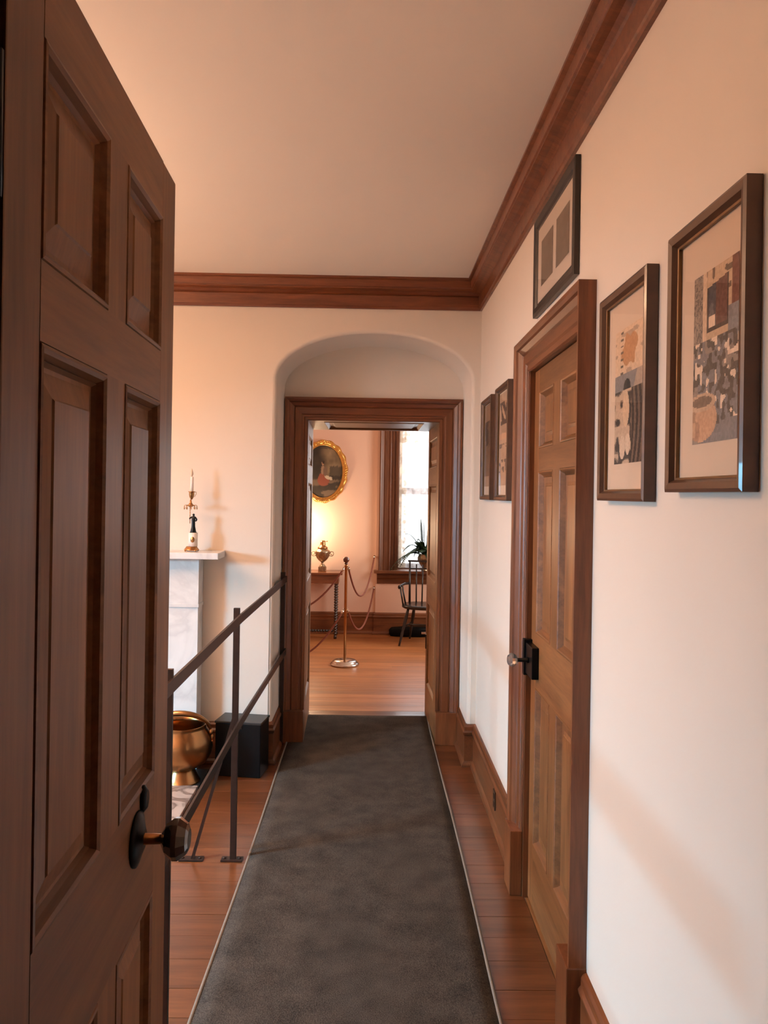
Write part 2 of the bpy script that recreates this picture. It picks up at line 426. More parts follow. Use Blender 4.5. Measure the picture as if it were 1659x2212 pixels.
baseboard('baseboard_right', [(XR, YN), (XR, RD0-CW-.002)], 1, WY, 'moulded wooden baseboard running before the closed door')
baseboard('baseboard_corner', [(XR, RD1+CW+.002), (XR, YE), (NR+.004, YE), (NR+.004, YB-.055)], 1, WY, 'moulded wooden baseboard turning into the doorway niche')
baseboard('baseboard_end', [(NL-.004, YB-.055), (NL-.004, YE), (-.955, YE)], 1, WX, 'moulded wooden baseboard beside the mantel')
baseboard('baseboard_sitting', [(2.2, YW-.02), (JOG, YW-.02), (JOG, YW), (-2.2, YW)], 1, WX, 'tall wooden baseboard under the sitting room window')

# ---- casings
CPROF = [(0, .010), (.004, .016), (.016, .016), (.020, .011), (.028, .011), (.034, .018), (.066, .021), (.070, .017), (.076, .024), (.092, .036), (.096, .044), (CW-.012, CT), (CW, CT), (CW, 0), (0, 0)]
def casing(root, a0, a1, h, mats=(None, None), z0=0.0, prof=None, bottom=False, k=1.0):
    pr = [(w_*k, d) for w_, d in (prof or CPROF)]; n = len(pr)
    def strip(name, ends, mat):
        b = MB(); vs = [f(w_, d) for f in ends for w_, d in pr]
        fs = [(i, (i+1) % n, n+(i+1) % n, n+i) for i in range(n)] + [tuple(range(n)), tuple(range(2*n-1, n-1, -1))]
        b.add(vs, fs); return b.build(name, mat, root)
    zl = (lambda w_: z0-w_) if bottom else (lambda w_: z0)
    strip('casing_upright', [lambda w_, d: (a0-w_, -d, zl(w_)), lambda w_, d: (a0-w_, -d, h+w_)], mats[1])
    strip('casing_upright', [lambda w_, d: (a1+w_, -d, zl(w_)), lambda w_, d: (a1+w_, -d, h+w_)], mats[1])
    strip('casing_head', [lambda w_, d: (a0-w_, -d, h+w_), lambda w_, d: (a1+w_, -d, h+w_)], mats[0])
    if bottom: strip('casing_foot', [lambda w_, d: (a0-w_, -d, z0-w_), lambda w_, d: (a1+w_, -d, z0-w_)], mats[0])

# ---- panelled leaf: local x across, front at y=-t/2, z up
def panel_piece(root, x0, x1, z0, z1, yf, mat, matv, dirn=-1, rec=.018, mw=.030):
    """moulding ring and raised field set into an opening; dirn -1: front faces -y"""
    pr = [(0, -.002), (.0015, .0012), (.005, .002), (.009, -.001), (mw*.72, -rec*.75), (mw*.8, -rec*.6), (mw, -rec)]
    b = MB(); n = len(pr); vs = []
    for w_, d in pr:
        y = yf + dirn*d
        vs += [(x0+w_, y, z0+w_), (x1-w_, y, z0+w_), (x1-w_, y, z1-w_), (x0+w_, y, z1-w_)]
    fs = [(i*4+k, i*4+(k+1) % 4, (i+1)*4+(k+1) % 4, (i+1)*4+k) for i in range(n-1) for k in range(4)]
    b.add(vs, fs); p = b.build('panel_moulding', mat, root, fix=False)
    b = MB(); vs = []
    for w_, d in ((mw-.002, -rec), (mw+.005, -rec), (mw+.030, -rec+.007), (mw+.032, -rec+.009)):
        y = yf + dirn*d
        vs += [(x0+w_, y, z0+w_), (x1-w_, y, z0+w_), (x1-w_, y, z1-w_), (x0+w_, y, z1-w_)]
    fs = [(i*4+k, i*4+(k+1) % 4, (i+1)*4+(k+1) % 4, (i+1)*4+k) for i in range(3) for k in range(4)] + [(12, 13, 14, 15)]
    b.add(vs, fs); b.build('panel', matv, root, fix=False)
def leaf(root, W, H, t, xs, zs, mx, mz, both=False, rec=.013, mw=.019):
    """xs: [(x0,x1)..] panel columns, zs: [(z0,z1)..] panel rows bottom up"""
    B_ = .002
    MB().box(0, xs[0][0], -t/2, t/2, 0, H, B_).build('stile', mz, root)
    MB().box(xs[-1][1], W, -t/2, t/2, 0, H, B_).build('stile', mz, root)
    zz = [0] + [z for p in zs for z in p] + [H]
    for i in range(0, len(zz), 2):
        MB().box(xs[0][0], xs[-1][1], -t/2, t/2, zz[i], zz[i+1]).build('rail', mx, root)
    for z0, z1 in zs:
        for i in range(len(xs)-1):
            MB().box(xs[i][1], xs[i+1][0], -t/2, t/2, z0, z1).build('mullion', mz, root)
        for x0, x1 in xs:
            MB().box(x0, x1, -.003, .003, z0, z1).build('panel_core', mz, root)
            panel_piece(root, x0, x1, z0, z1, -t/2, mx, mz, -1, rec, mw)
            if both: panel_piece(root, x0, x1, z0, z1, t/2, mx, mz, 1, rec, mw)
def oct_knob(root, cx, cz, y0, rad, ln, mat, stem_mat):
    """facetted knob sticking out along -y"""
    o = MB().lathe([(.011, 0), (.011, .004), (.008, .008), (.007, ln)], n=14).build('knob_stem', stem_mat, root)
    o.rotation_euler = (PI/2, 0, 0); o.location = (cx, y0, cz)
    k = MB().lathe([(.010, 0), (rad*.72, .006), (rad, .017), (rad, .024), (rad*.72, .035), (rad*.5, .038)], n=12)
    k.sm = [False]*len(k.sm)
    k = k.build('door_knob', mat, root); k.rotation_euler = (PI/2, 0, 0); k.location = (cx, y0-ln+.004, cz); return k

# closed door in the right wall (front faces -X): local x = -Y
d1 = empty('door_1', (XR+.032, RD1-.002, .006), -PI/2, 'closed six-panel varnished door in the right wall', kind='structure')
Wd = RD1-RD0-.004
leaf(d1, Wd, RDH-.01, .04, [(.092, .322), (.418, Wd-.092)], [(.235, .825), (1.03, 1.64), (1.725, 1.94)], DWX, DWZ, False, .021, .026)
MB().box(-.005, Wd+.005, -.03, .10, -.08, -.0065).build('threshold', DWX, d1)
# rim lock and glass knob
lk = MB().box(.03, .150, -.046, -.02, .868, .985, .003).build('rim_lock', BLACK, d1)
MB().box(-.004, .030, -.052, -.016, .858, .995, .002).build('lock_keeper', BLACK, d1)
oct_knob(d1, .085, .928, -.046, .026, .045, GLASSK, BLACK)
for z in (.33, 1.83):
    h = MB().tube([(Wd-.004, -.026, z), (Wd-.004, -.026, z+.11)], .0075, 10)
    h.box(Wd-.03, Wd-.004, -.0225, -.018, z+.002, z+.108).build('hinge', BLACK, d1)
t1 = empty('trim_2', (XR, RD1, 0), -PI/2, 'deep moulded varnished casing around the closed door', kind='structure')
casing(t1, 0, RD1-RD0, RDH, (WX, WZ))
for a, s in ((0, -1), (RD1-RD0, 1)):
    MB().box(a, a+s*(CW+.004), -CT-.006, 0, 0, .25, .003).build('plinth', WZ, t1)
    MB().box(a-s*.014, a, -.008, .06, 0, RDH+.001).build('jamb', WZ, t1)
MB().box(0, RD1-RD0, -.008, .06, RDH-.001, RDH+.012).build('jamb', WX, t1)

# open six-panel door leaf at the left (face towards +X): hinge end near, free edge at (-.332, 1.27)
ang = math.atan2(.63, -.0233)
d2 = empty('door_2', (-.3087, .64, .008), ang, 'open six-panel brown door leaf with dark knob, swung into the room', kind='structure')
W2d = math.hypot(.63, .0233)
leaf(d2, W2d, 2.047, .04, [(.080, .283), (.357, .545)], [(.22, .93), (1.108, 1.680), (1.756, 1.963)], DWX, DWZ, True, .013, .018)
for o in d2.children: o.location.y += .02
kx, kz = .447, 1.052
r_ = MB().lathe([(.038, 0), (.038, .003), (.026, .007), (.013, .012)], n=24).build('rosette', BLACK, d2)
r_.rotation_euler = (PI/2, 0, 0); r_.location = (kx, 0, kz)
oct_knob(d2, kx, kz, -.004, .029, .036, plain('dark_glass_knob', (.05, .045, .05), .08, 0, Transmission_Weight=.3, coat=1), BRASS)
r_ = MB().lathe([(.014, 0), (.014, .003), (.009, .008)], n=16, sy=1.4).build('keyhole_cover', BLACK, d2)
r_.rotation_euler = (PI/2, 0, 0); r_.location = (kx+.03, 0, kz+.045)
for z in (.25, 1.0, 1.78):
    MB().tube([(-.009, .004, z), (-.009, .004, z+.12)], .006, 10).build('hinge', BLACK, d2)
t2 = empty('trim_3', (DX0, YN, 0), 0, 'dark wooden jamb of the entrance doorway', kind='structure')
MB().box(0, .012, -.15, 0, 0, 2.06).build('jamb', WZ, t2); MB().box(DX1-DX0-.012, DX1-DX0, -.15, 0, 0, 2.06).build('jamb', WZ, t2)
MB().box(.012, DX1-DX0-.012, -.15, 0, 2.048, 2.06).build('jamb', WX, t2)
MB().box(-.11, -.004, 0, .018, 0, 2.16, .003).build('casing_upright', WZ, t2)
MB().box(DX1-DX0+.004, DX1-DX0+.11, 0, .018, 0, 2.16, .003).build('casing_upright', WZ, t2)
MB().box(-.11, DX1-DX0+.11, 0, .018, 2.165, 2.27, .003).build('casing_head', WX, t2)

# doorway casing at the niche back, panelled linings through the thick wall
t3 = empty('trim_4', (0, YB, 0), 0, 'heavy mitred dark wood casing filling the arched niche', kind='structure')
casing(t3, O0, O1, OH, (CRX, WZ), k=.142/CW)
for a, s in ((O0, -1), (O1, 1)):
    MB().box(a, a+s*.144, -CT-.008, 0, 0, .20, .003).build('plinth', WZ, t3)
def lining(name, label, p0, p1, H, rows, pads):
    """vertical panelled lining from plan point p0 to p1, face to the left of travel... local -y"""
    p0, p1 = Vector(p0), Vector(p1); L_ = (p1-p0).length
    r = empty(name, (p0.x, p0.y, 0), math.atan2(p1.y-p0.y, p1.x-p0.x), label, kind='structure')
    leaf(r, L_, H, .03, [(pads, L_-pads)], rows, DWX, DWZ, False, .014, .022)
    for o in r.children: o.location.y += .015
    return r
rows = [(.22, .80), (.98, 1.62), (1.73, 1.93)]
lining('trim_5', 'panelled reveal on the hinge side of the doorway', (FO1, YF), (O1, YB), OH, rows, .10)
lining('trim_6', 'panelled reveal of the doorway beside the urn table', (O0, YB), (FO0, YF), OH, rows, .10)
r = empty('trim_7', (0, YB, OH), 0, 'panelled soffit board over the doorway', kind='structure')
sb = MB()
W_, Ls = .80, YF-YB
def sof(x0, x1, y0, y1): return MB().box(x0, x1, y0, y1, 0, .03)
sof(O0-.03, O1+.02, 0, .07).build('rail', DWX, r); sof(O0-.03, O1+.02, Ls-.08, Ls).build('rail', DWX, r)
sof(O0-.03, -.32, .07, Ls-.08).build('stile', DWX, r); sof(.32, O1+.02, .07, Ls-.08).build('stile', DWX, r)
b = MB(); vs = []
for w_, d in ((0, 0), (.006, -.004), (.022, .016), (.040, .016), (.058, .006)):
    vs += [(-.32+w_, .07+w_, d), (.32-w_, .07+w_, d), (.32-w_, Ls-.08-w_, d), (-.32+w_, Ls-.08-w_, d)]
b.add(vs, [(i*4+k, i*4+(k+1) % 4, (i+1)*4+(k+1) % 4, (i+1)*4+k) for i in range(4) for k in range(4)] + [(16, 17, 18, 19)])
b.build('panel', DWX, r, fix=False)
h = MB().box(FO1+.002, FO1-.004, YF-.05, YF-.02, .46, .56).build('hinge_plate', BLACK)
h.parent = bpy.data.objects['trim_5']; h.matrix_parent_inverse = bpy.data.objects['trim_5'].matrix_basis.inverted()

# ---- far window: casing, sill, sash, panes
w1 = empty('window_1', (0, YW-.02, 0), 0, 'tall bright window behind lace curtains', kind='structure')
casing(w1, W1[0], W1[1], W1[3], (WX, WZ), z0=W1[2]+.012, k=1.08)
MB().box(.025, W1[1]+.175, -.085, .30, W1[2]-.018, W1[2]+.012, .004).build('sill', WX, w1)
b = MB(); plan_sweep(b, [(W1[1]+.15, 0), (.06, 0)], [(0, W1[2]-.14), (.014, W1[2]-.135), (.018, W1[2]-.09), (.03, W1[2]-.07), (.034, W1[2]-.04), (.05, W1[2]-.03), (.05, W1[2]-.018), (0, W1[2]-.018)], 1)
b.build('sill_apron', WX, w1)
for s in (0, 1):
    x0 = W1[0] if s == 0 else W1[1]-.085
    b = MB(); b.box(x0, x0+.085, .05, .30, W1[2]+.012, W1[3], .003)
    e = x0+.085 if s == 0 else x0
    b.box(e-.03, e-.018, .035, .05, W1[2]+.012, W1[3]); b.box(e-.062, e-.05, .04, .05, W1[2]+.012, W1[3]); b.build('window_frame', WZ, w1)
sx0, sx1 = W1[0]+.085, W1[1]-.085
MB().box(W1[0], W1[1], .05, .30, W1[3]-.06, W1[3]).build('window_frame', WX, w1)
for z0, z1, y in ((W1[2]+.012, 1.60, .20), (1.57, W1[3]-.06, .245)):
    sash = MB(); wd = .045
    sash.box(sx0, sx0+wd, y, y+.035, z0, z1); sash.box(sx1-wd, sx1, y, y+.035, z0, z1)
    sash.box(sx0+wd, sx1-wd, y, y+.035, z0, z0+.06); sash.box(sx0+wd, sx1-wd, y, y+.035, z1-.045, z1)
    sash = sash.build('sash', WZ, w1); m_ = (sx0+sx1)/2
    MB().box(m_-.012, m_+.012, y+.004, y+.03, z0+.06, z1-.045).build('glazing_bar', WZ, sash)
    for a, c in ((sx0+wd, m_-.012), (m_+.012, sx1-wd)):
        MB().add([(a, y+.017, z0+.06), (c, y+.017, z0+.06), (c, y+.017, z1-.045), (a, y+.017, z1-.045)], [(0, 1, 2, 3)]).build('pane', GLASS, sash, fix=False)

# ---- side window in the parlour (its daylight lights the corridor)
w2 = empty('window_2', (XL, 0, 0), 0, 'parlour side window with a drawn brown blind', kind='structure')
y0, y1, z0, z1 = W2
b = MB(); b.box(-.12, -.04, y0, y0+.05, z0, z1); b.box(-.12, -.04, y1-.05, y1, z0, z1); b.box(-.12, -.04, y0+.05, y1-.05, z0, z0+.05); b.box(-.12, -.04, y0+.05, y1-.05, z1-.05, z1)
b.build('window_frame', WZ, w2)
for a, c, e, f in ((y0-.11, y0, z0-.1, z1+.11), (y1, y1+.11, z0-.1, z1+.11), (y0, y1, z1, z1+.11)):
    MB().box(0, .03, a, c, e, f, .004).build('casing', WZ, w2)
MB().box(-.04, .08, y0-.13, y1+.13, z0-.03, z0, .004).build('sill', WY, w2)
MB().add([(-.10, y0+.05, z0+.05), (-.10, y1-.05, z0+.05), (-.10, y1-.05, z1-.05), (-.10, y0+.05, z1-.05)], [(0, 1, 2, 3)]).build('pane', GLASS, w2, fix=False)
b = MB(); b.box(-.035, -.032, y0+.02, y1-.02, 1.93, z1+.02); b.box(-.042, -.025, y0+.02, y1-.02, 1.915, 1.93); b.build('blind', plain('blind_cloth', (.16, .09, .05), .9), w2)

w3 = empty('added_fill_window', (2.2, 0, 0), 0, 'added sitting room window in the side wall for fill light', kind='structure')  # unseen window, added to brighten the sitting room
y0, y1, z0, z1 = W3
b = MB(); b.box(.03, .10, y0, y0+.05, z0, z1); b.box(.03, .10, y1-.05, y1, z0, z1); b.box(.03, .10, y0+.05, y1-.05, z0, z0+.05); b.box(.03, .10, y0+.05, y1-.05, z1-.05, z1)
b.box(.03, .10, y0+.05, y1-.05, 1.55, 1.60); b.build('window_frame', WZ, w3)
for a, c, e, f in ((y0-.11, y0, z0-.1, z1+.11), (y1, y1+.11, z0-.1, z1+.11), (y0, y1, z1, z1+.11)):
    MB().box(-.03, 0, a, c, e, f, .004).build('casing', WZ, w3)
MB().box(-.08, .04, y0-.13, y1+.13, z0-.03, z0, .004).build('sill', WY, w3)
for e, f in ((z0+.05, 1.55), (1.60, z1-.05)):
    MB().add([(.07, y0+.05, e), (.07, y1-.05, e), (.07, y1-.05, f), (.07, y0+.05, f)], [(0, 1, 2, 3)]).build('pane', GLASS, w3, fix=False)

# ================================================================== LARGE THINGS
# runner
r = empty('runner_rug', (0, 0, 0), 0, 'long grey-brown carpet runner leading to the far doorway', 'rug')
RX0, RX1, RY0, RY1 = -.505, .402, .72, 5.36
nx, ny = 14, 90
b = MB(); vs = []
for j in range(ny+1):
    for i in range(nx+1):
        x = RX0+(RX1-RX0)*i/nx; y = RY0+(RY1-RY0)*j/ny
        z = .010 + .0016*math.sin(y*3.1+x*1.2)*math.sin(y*1.3+2) + .0010*math.sin(x*9+y*2)
        vs.append((x+.004*math.sin(y*2.3), y, max(.008, z)))
top = [(j*(nx+1)+i, j*(nx+1)+i+1, (j+1)*(nx+1)+i+1, (j+1)*(nx+1)+i) for j in range(ny) for i in range(nx)]
b.add(vs, top, True)
k = len(vs)
b.v += [(x, y, .0005) for x, y, z in vs]
edge = [i for i in range(nx+1)] + [j*(nx+1)+nx for j in range(1, ny+1)] + [ny*(nx+1)+i for i in range(nx-1, -1, -1)] + [j*(nx+1) for j in range(ny-1, 0, -1)]
for a, c in zip(edge, edge[1:]+edge[:1]):
    b.f.append((a, k+a, k+c, c)); b.sm.append(False)
b.build('pile', RUG, r)
for x in (RX0, RX1):
    MB().tube([(x+.004*math.sin(y*2.3), y, .0075) for y in [RY0+(RY1-RY0)*j/60 for j in range(61)]], .006, 6, flat=1).build('bound_edge', RUGB, r)

# fireplace mantel on the end wall
m0 = empty('fireplace_mantel', (-1.68, YE, 0), 0, 'white marble fireplace mantel standing against the end wall', 'fireplace')
MB().box(-.84, .842, -.205, -.002, 1.180, 1.216, .004).build('mantel_shelf', MARBLE, m0)
for s in (-1, 1):
    xo = s*.717; xi = s*.517
    MB().box(xi, xo, -.115, -.002, .12, .905).build('pilaster', MARBLE, m0)
    MB().box(xi-s*.004, xo+s*.006, -.122, -.002, .905, .925, .003).build('pilaster_band', MARBLE, m0)
    MB().box(xi, xo+s*.002, -.118, -.002, .925, 1.180).build('capital_block', MARBLE, m0)
    MB().box(xi-s*.008, xo+s*.008, -.125, -.002, .0, .12, .004).build('pilaster_base', MARBLE, m0)
MB().box(-.517, .517, -.10, -.002, .93, 1.180).build('frieze', MARBLE, m0)
MB().box(-.517, .517, -.06, -.002, .0, .93).build('fireboard', SLATE_SHADE, m0)
tag(MB().box(-2.55, -.885, 3.36, 4.015, .0005, .022, .004).build('hearth_slab', MARBLE2), 'veined pinkish marble hearth slab set in the floor', 'hearth')
tag(MB().box(-2.55, -.885, 4.02, 4.28, .0005, .012).build('hearth_shade_strip', SLATE_SHADE), 'dark strip standing in for shade between hearth slab and mantel', 'hearth')  # shade on the floor behind the slab, laid in as a dark strip

# iron barrier rail along the runner
r = empty('barrier_railing', (-.565, 3.25, 0), 0, 'brown iron barrier railing with two rails beside the runner', 'railing')
PY = (2.12-3.25, 0, 4.735-3.25); PXX = (.012, 0, .022)
for i, y in enumerate(PY):
    x = PXX[i]
    p = MB().box(x-.013, x+.013, y-.008, y+.008, .004, 1.062, .0015).build('post', IRON, r)
    if i < 2:
        fp = MB().box(x-.05, x+.040, y-.02, y+.02, .0006, .0075, .001)
        for s in (-1, 1): fp.lathe([(.008, 0), (.007, .004), (.002, .006)], (x-.005+s*.032, y, .0075), 10)
        fp.build('foot_plate', IRON, r)
        br = MB(); br.bar((x-.17, y, .006), (x-.006, y, .60), .018, .012, (1, 0, 0)); br.build('brace', IRON, r)
        fp = MB().box(x-.225, x-.125, y-.02, y+.02, .0006, .0075, .001)
        for s in (-1, 1): fp.lathe([(.008, 0), (.007, .004), (.002, .006)], (x-.175+s*.036, y, .0075), 10)
        fp.build('foot_plate', IRON, r)
for z in (1.02, .575):
    rl = MB()
    rl.bar((PXX[0]+.019, PY[0]-.75, z), (PXX[1]+.019, PY[1], z), .008, .038); rl.bar((PXX[1]+.019, PY[1], z), (PXX[2]+.019, PY[2]+.01, z), .008, .038)
    rl.build('rail', IRON, r)

# copper coal scuttle
r = empty('coal_scuttle', (-.992, 4.10, .0125), 0, 'round copper coal scuttle with bail handle on flared foot', 'coal scuttle')
MB().lathe([(.094, 0), (.096, .006), (.090, .012), (.078, .040), (.070, .058), (.064, .070), (.060, .074)], n=36).build('foot', COPPER, r)
pr = [(.058, .072), (.09, .080), (.125, .103), (.150, .140), (.160, .180), (.157, .220), (.143, .255), (.126, .282), (.124, .300), (.129, .306), (.120, .303), (.118, .282), (.138, .25), (.150, .22), (.15, .18), (.12, .11), (.05, .085)]
b = MB(); b.lathe(pr, n=40)
b.v = [(x, y*1.0, z + (.018*max(0, (z-.2)/.1)*max(0, -x/.14)**1.5 if z > .2 else 0)) for x, y, z in b.v]
b.build('body', COPPER, r)
hp = [(.150*math.cos(a)*1.0, .02-.02*math.sin(a), .255 + .118*math.sin(a)**.8) for a in [PI*i/20 for i in range(21)]]
b = MB(); b.tube([(x*.98, y-.05*math.sin(PI*i/20), z) for i, (x, y, z) in enumerate(hp)], [.006+.009*math.sin(PI*i/20) for i in range(21)], 8)
b.build('bail_handle', COPPER, r)
for s in (-1, 1):
    b = MB(); b.ball((s*.152, .0, .262), .012, 10, 6, 1, 1.2, 1.2); b.ball((s*.158, 0, .235), .009, 8, 6, 1, 1.2, 1.8); b.ball((s*.158, 0, .214), .006, 8, 6)
    b.build('handle_boss', COPPER, r)

# black box
r = empty('metal_box', (-.700, 4.268, .001), math.radians(-9), 'black enamelled metal box standing on the floor by the scuttle', 'box')
MB().box(-.13, .125, -.075, .085, 0, .288, .004).build('body', BLACK, r)
MB().box(-.134, .129, -.079, .088, .288, .300, .003).build('lid', plain('worn_black_lid', (.02, .022, .022), .35, .3), r)
MB().box(-.02, .02, -.0815, -.0785, .262, .297, .001).build('hasp', IRON, r)

# ================================================================== CANDLESTICK
cs = empty('figural_candlestick', (-1.006, 4.305, 1.2165), 0, 'brass and marble candlestick with dark bronze figure on the mantel', 'candlestick')
b = MB(); b.lathe([(.041, .006), (.043, .010), (.040, .013), (.033, .022), (.030, .028)], n=8)
for q in range(4):
    a = PI/4+q*PI/2; b.ball((.040*math.cos(a), .040*math.sin(a), .006), .006, 8, 6)
b.build('base', BRASS, cs)
o = MB().lathe([(.025, .028), (.025, .104)], (.008, 0, 0), 28).build('marble_column', plain('column_marble', (.82, .76, .70), .3), cs)
o = MB().lathe([(.013, 0), (.012, .002), (.004, .004)], n=20).build('medallion', BRASS, o); o.rotation_euler = (PI/2, 0, 0); o.location = (.010, -.0245, .066); o.scale = (.9, 1.25, 1)
# figure: skinned armature surface
def skin_mesh(name, verts, edges, radii, root=0, sub=2):
    me = bpy.data.meshes.new(name); me.from_pydata(verts, edges, [])
    o = bpy.data.objects.new(name, me); C.objects.link(o)
    md = o.modifiers.new('skin', 'SKIN'); sv = me.skin_vertices[0].data
    for i, q in enumerate(radii): sv[i].radius = (q, q) if not isinstance(q, tuple) else q
    sv[root].use_root = True
    s_ = o.modifiers.new('sub', 'SUBSURF'); s_.levels = sub
    dg = bpy.context.evaluated_depsgraph_get(); new = bpy.data.meshes.new_from_object(o.evaluated_get(dg))
    bpy.data.objects.remove(o); bpy.data.meshes.remove(me); new.name = name
    for p in new.polygons: p.use_smooth = True
    return new
K = .001
V = [(8,0,150),(8,0,166),(9,0,181),(9,0,194),(9,-1,201),(9,-1,211),(8,0,130),(8,0,112),(8,0,105),
     (-2,0,190),(-9,-3,186),(-12,-9,181),(-8,-12,184),
     (19,0,189),(27,0,176),(20,-6,166)]
E = [(0,1),(1,2),(2,3),(3,4),(4,5),(0,6),(6,7),(7,8),(2,9),(9,10),(10,11),(11,12),(2,13),(13,14),(14,15)]
R = [10,9.5,11.5,4,6.5,5,12,15.5,17,5,4.5,4,3,5,4.5,3.5]
me = skin_mesh('figure', [tuple(c*K for c in v) for v in V], E, [q*K*1.1 for q in R])
link('figure', me, BRONZE, cs)
MB().lathe([(.019, .104), (.018, .108), (.014, .110)], (.008, 0, 0), 20).build('figure_base', BRONZE, cs)
b = MB(); b.tube([(-.009, -.010, .155), (-.009, -.010, .245)], .0019, 8)
for z in (.19, .2, .215, .23): b.ball((-.009, -.010, z), .0032, 8, 6)
b.build('staff', BRASS, cs)
c0 = (-.007, -.006, 0)
b = MB(); b.lathe([(.002, .245), (.010, .248), (.018, .258), (.028, .252), (.012, .262), (.006, .272), (.004, .288)], c0, 20)
b.build('canopy', BRASS, cs)
for q in range(10):
    a = q*2*PI/10; px, py = c0[0]+.036*math.cos(a), c0[1]+.036*math.sin(a)
    b = MB(); b.tube([(c0[0]+.02*math.cos(a), c0[1]+.02*math.sin(a), .257), (c0[0]+.03*math.cos(a), c0[1]+.03*math.sin(a), .258), (px, py, .253), (px, py, .248)], .0014, 6)
    b.lathe([(.0004, 0), (.003, .006), (.0022, .014), (.0004, .016)], (px, py, .232), 6); b.build('prism_drop', BRASS, cs)
b = MB(); b.lathe([(.003, .288), (.007, .292), (.013, .305), (.015, .318), (.0145, .328), (.019, .331), (.019, .334), (.010, .334)], (-.004, 0, 0), 20)
cup = b.build('candle_cup', BRASS, cs)
b = MB(); b.tube([(.012, 0, .330), (.021, 0, .331), (.020, 0, .318), (.012, 0, .303)], .0017, 8); b.build('cup_handle', BRASS, cup)
b = MB(); b.lathe([(.009, .330), (.0088, .412), (.006, .416)], (-.003, 0, 0), 14); b.build('candle', CANDLE, cs)
b = MB(); b.lathe([(.002, .416), (.0075, .424), (.009, .433), (.006, .446), (.0008, .462)], (-.005, 0, 0), 14); b.build('flame_bulb', plain('frosted_bulb', (.7, .55, .42), .25), cs)

# ================================================================== FRAMED PRINTS
def art_grid(name, W, H, nx, ny, fn):
    me = bpy.data.meshes.new(name)
    vs = [((i/nx-.5)*W, 0, (j/ny)*H) for j in range(ny+1) for i in range(nx+1)]
    fs = [(j*(nx+1)+i, j*(nx+1)+i+1, (j+1)*(nx+1)+i+1, (j+1)*(nx+1)+i) for j in range(ny) for i in range(nx)]
    me.from_pydata(vs, [], fs)
    at = me.color_attributes.new('ink', 'FLOAT_COLOR', 'CORNER'); buf = []
    for j in range(ny):
        for i in range(nx):
            c = fn((i+.5)/nx, (j+.5)/ny); lu = .3*c[0]+.55*c[1]+.15*c[2]
            c = mixc(c, (lu*1.12, lu*.95, lu*.80), .5); c = srgb(*[min(255, q) for q in c]); buf += [*c, 1]*4
    at.data.foreach_set('color', buf); return me
def hsh(a, b_):
    v = math.sin(a*127.1+b_*311.7)*43758.5453; return v-math.floor(v)
def vn(x, y):
    i, j = math.floor(x), math.floor(y); u, v = x-i, y-j; u = u*u*(3-2*u); v = v*v*(3-2*v)
    return (hsh(i,j)*(1-u)+hsh(i+1,j)*u)*(1-v)+(hsh(i,j+1)*(1-u)+hsh(i+1,j+1)*u)*v
def mixc(a, b_, t): return tuple(a[i]+(b_[i]-a[i])*t for i in range(3))
def ell(u, v, cx, cy, rx, ry): return ((u-cx)/rx)**2+((v-cy)/ry)**2 < 1
BEIGE = (205, 170, 135); SLB = (118, 128, 142)
def print_flowers(u, v):
    g = vn(u*40, v*70)*22-11
    if v > .60:                                   # interior with window and beams
        c = (200, 165, 128)
        if v > .84 and vn(u*11+3, v*20) > .72: c = (120, 90, 68)
        if u < .22: c = (150, 135, 122) if vn(u*60, v*80) > .4 else (112, 102, 96)
        elif u < .30: c = (214, 182, 150)
        elif .32 < u < .78 and v > .64 and v < .88+.06*u:
            c = (72, 76, 86) if vn(u*7, v*9) > .45 else (96, 100, 110)
            if u > .52: c = (120, 66, 52)
            if .36 < u < .5 and v < .73: c = (225, 200, 175)
            if u < .35 or u > .75 or v < .66: c = (78, 60, 50)
        elif u > .86: c = (140, 70, 50) if v > .74 else (125, 135, 150)
        elif u > .78 and v < .74: c = (120, 130, 146)
    else:
        c = (118, 124, 138) if vn(u*5, v*7) > .35 else (140, 130, 125)
        lf = vn(u*17+5, v*30+2)
        if (u > .25 or v > .30) and .10 < v and lf > .50: c = (92, 80, 70)
        if (u > .25 or v > .30) and .12 < v and vn(u*15+40, v*25+9) > .76: c = (222, 205, 185)
        if ell(u, v, .20, .14, .37, .13): c = (205, 150, 112) if vn(u*8, v*12) > .35 else (180, 126, 92)
        if ell(u, v, .22, .24, .32, .055): c = (196, 160, 128)
        if ell(u, v, .22, .245, .24, .032): c = (128, 104, 84)
    return tuple(max(0, min(255, q+g)) for q in c)
def print_drapes(u, v):
    g = vn(u*40, v*70)*20-10
    if v > .66:
        c = (214, 184, 150)
        if vn(u*4, v*22) > .74: c = (178, 150, 124)
        if ell(u, v, .52+.06*math.sin(v*30), .83, .27, .115+.02*math.sin(u*20)): c = (206, 132, 70)
        if u < .30 and abs((v*20) % 1-.5) < .16 and u > .2: c = (110, 90, 75)
    elif v > .54:
        c = (120, 128, 142)
        if ell(u, v, .45, .55, .13, .07): c = (52, 50, 52)
        if u > .8-.2*(.66-v)*5: c = (165, 150, 138)
    else:
        s_ = math.sin((u-.1*math.sin(v*5))*46)
        c = (58, 50, 46) if s_ > -.1 else (112, 92, 78)
        if u < .62:
            f = vn(u*8+2, v*16+4); c = (60, 54, 52)
            if f > .52: c = (190, 165, 140)
            elif f > .42: c = (128, 108, 92)
        if ell(u, v, .42, .40, .12, .13): c = (206, 176, 144)
        if ell(u, v, .30, .12, .10, .09) or ell(u, v, .50, .14, .09, .08): c = (204, 186, 166)
    return tuple(max(0, min(255, q+g)) for q in c)
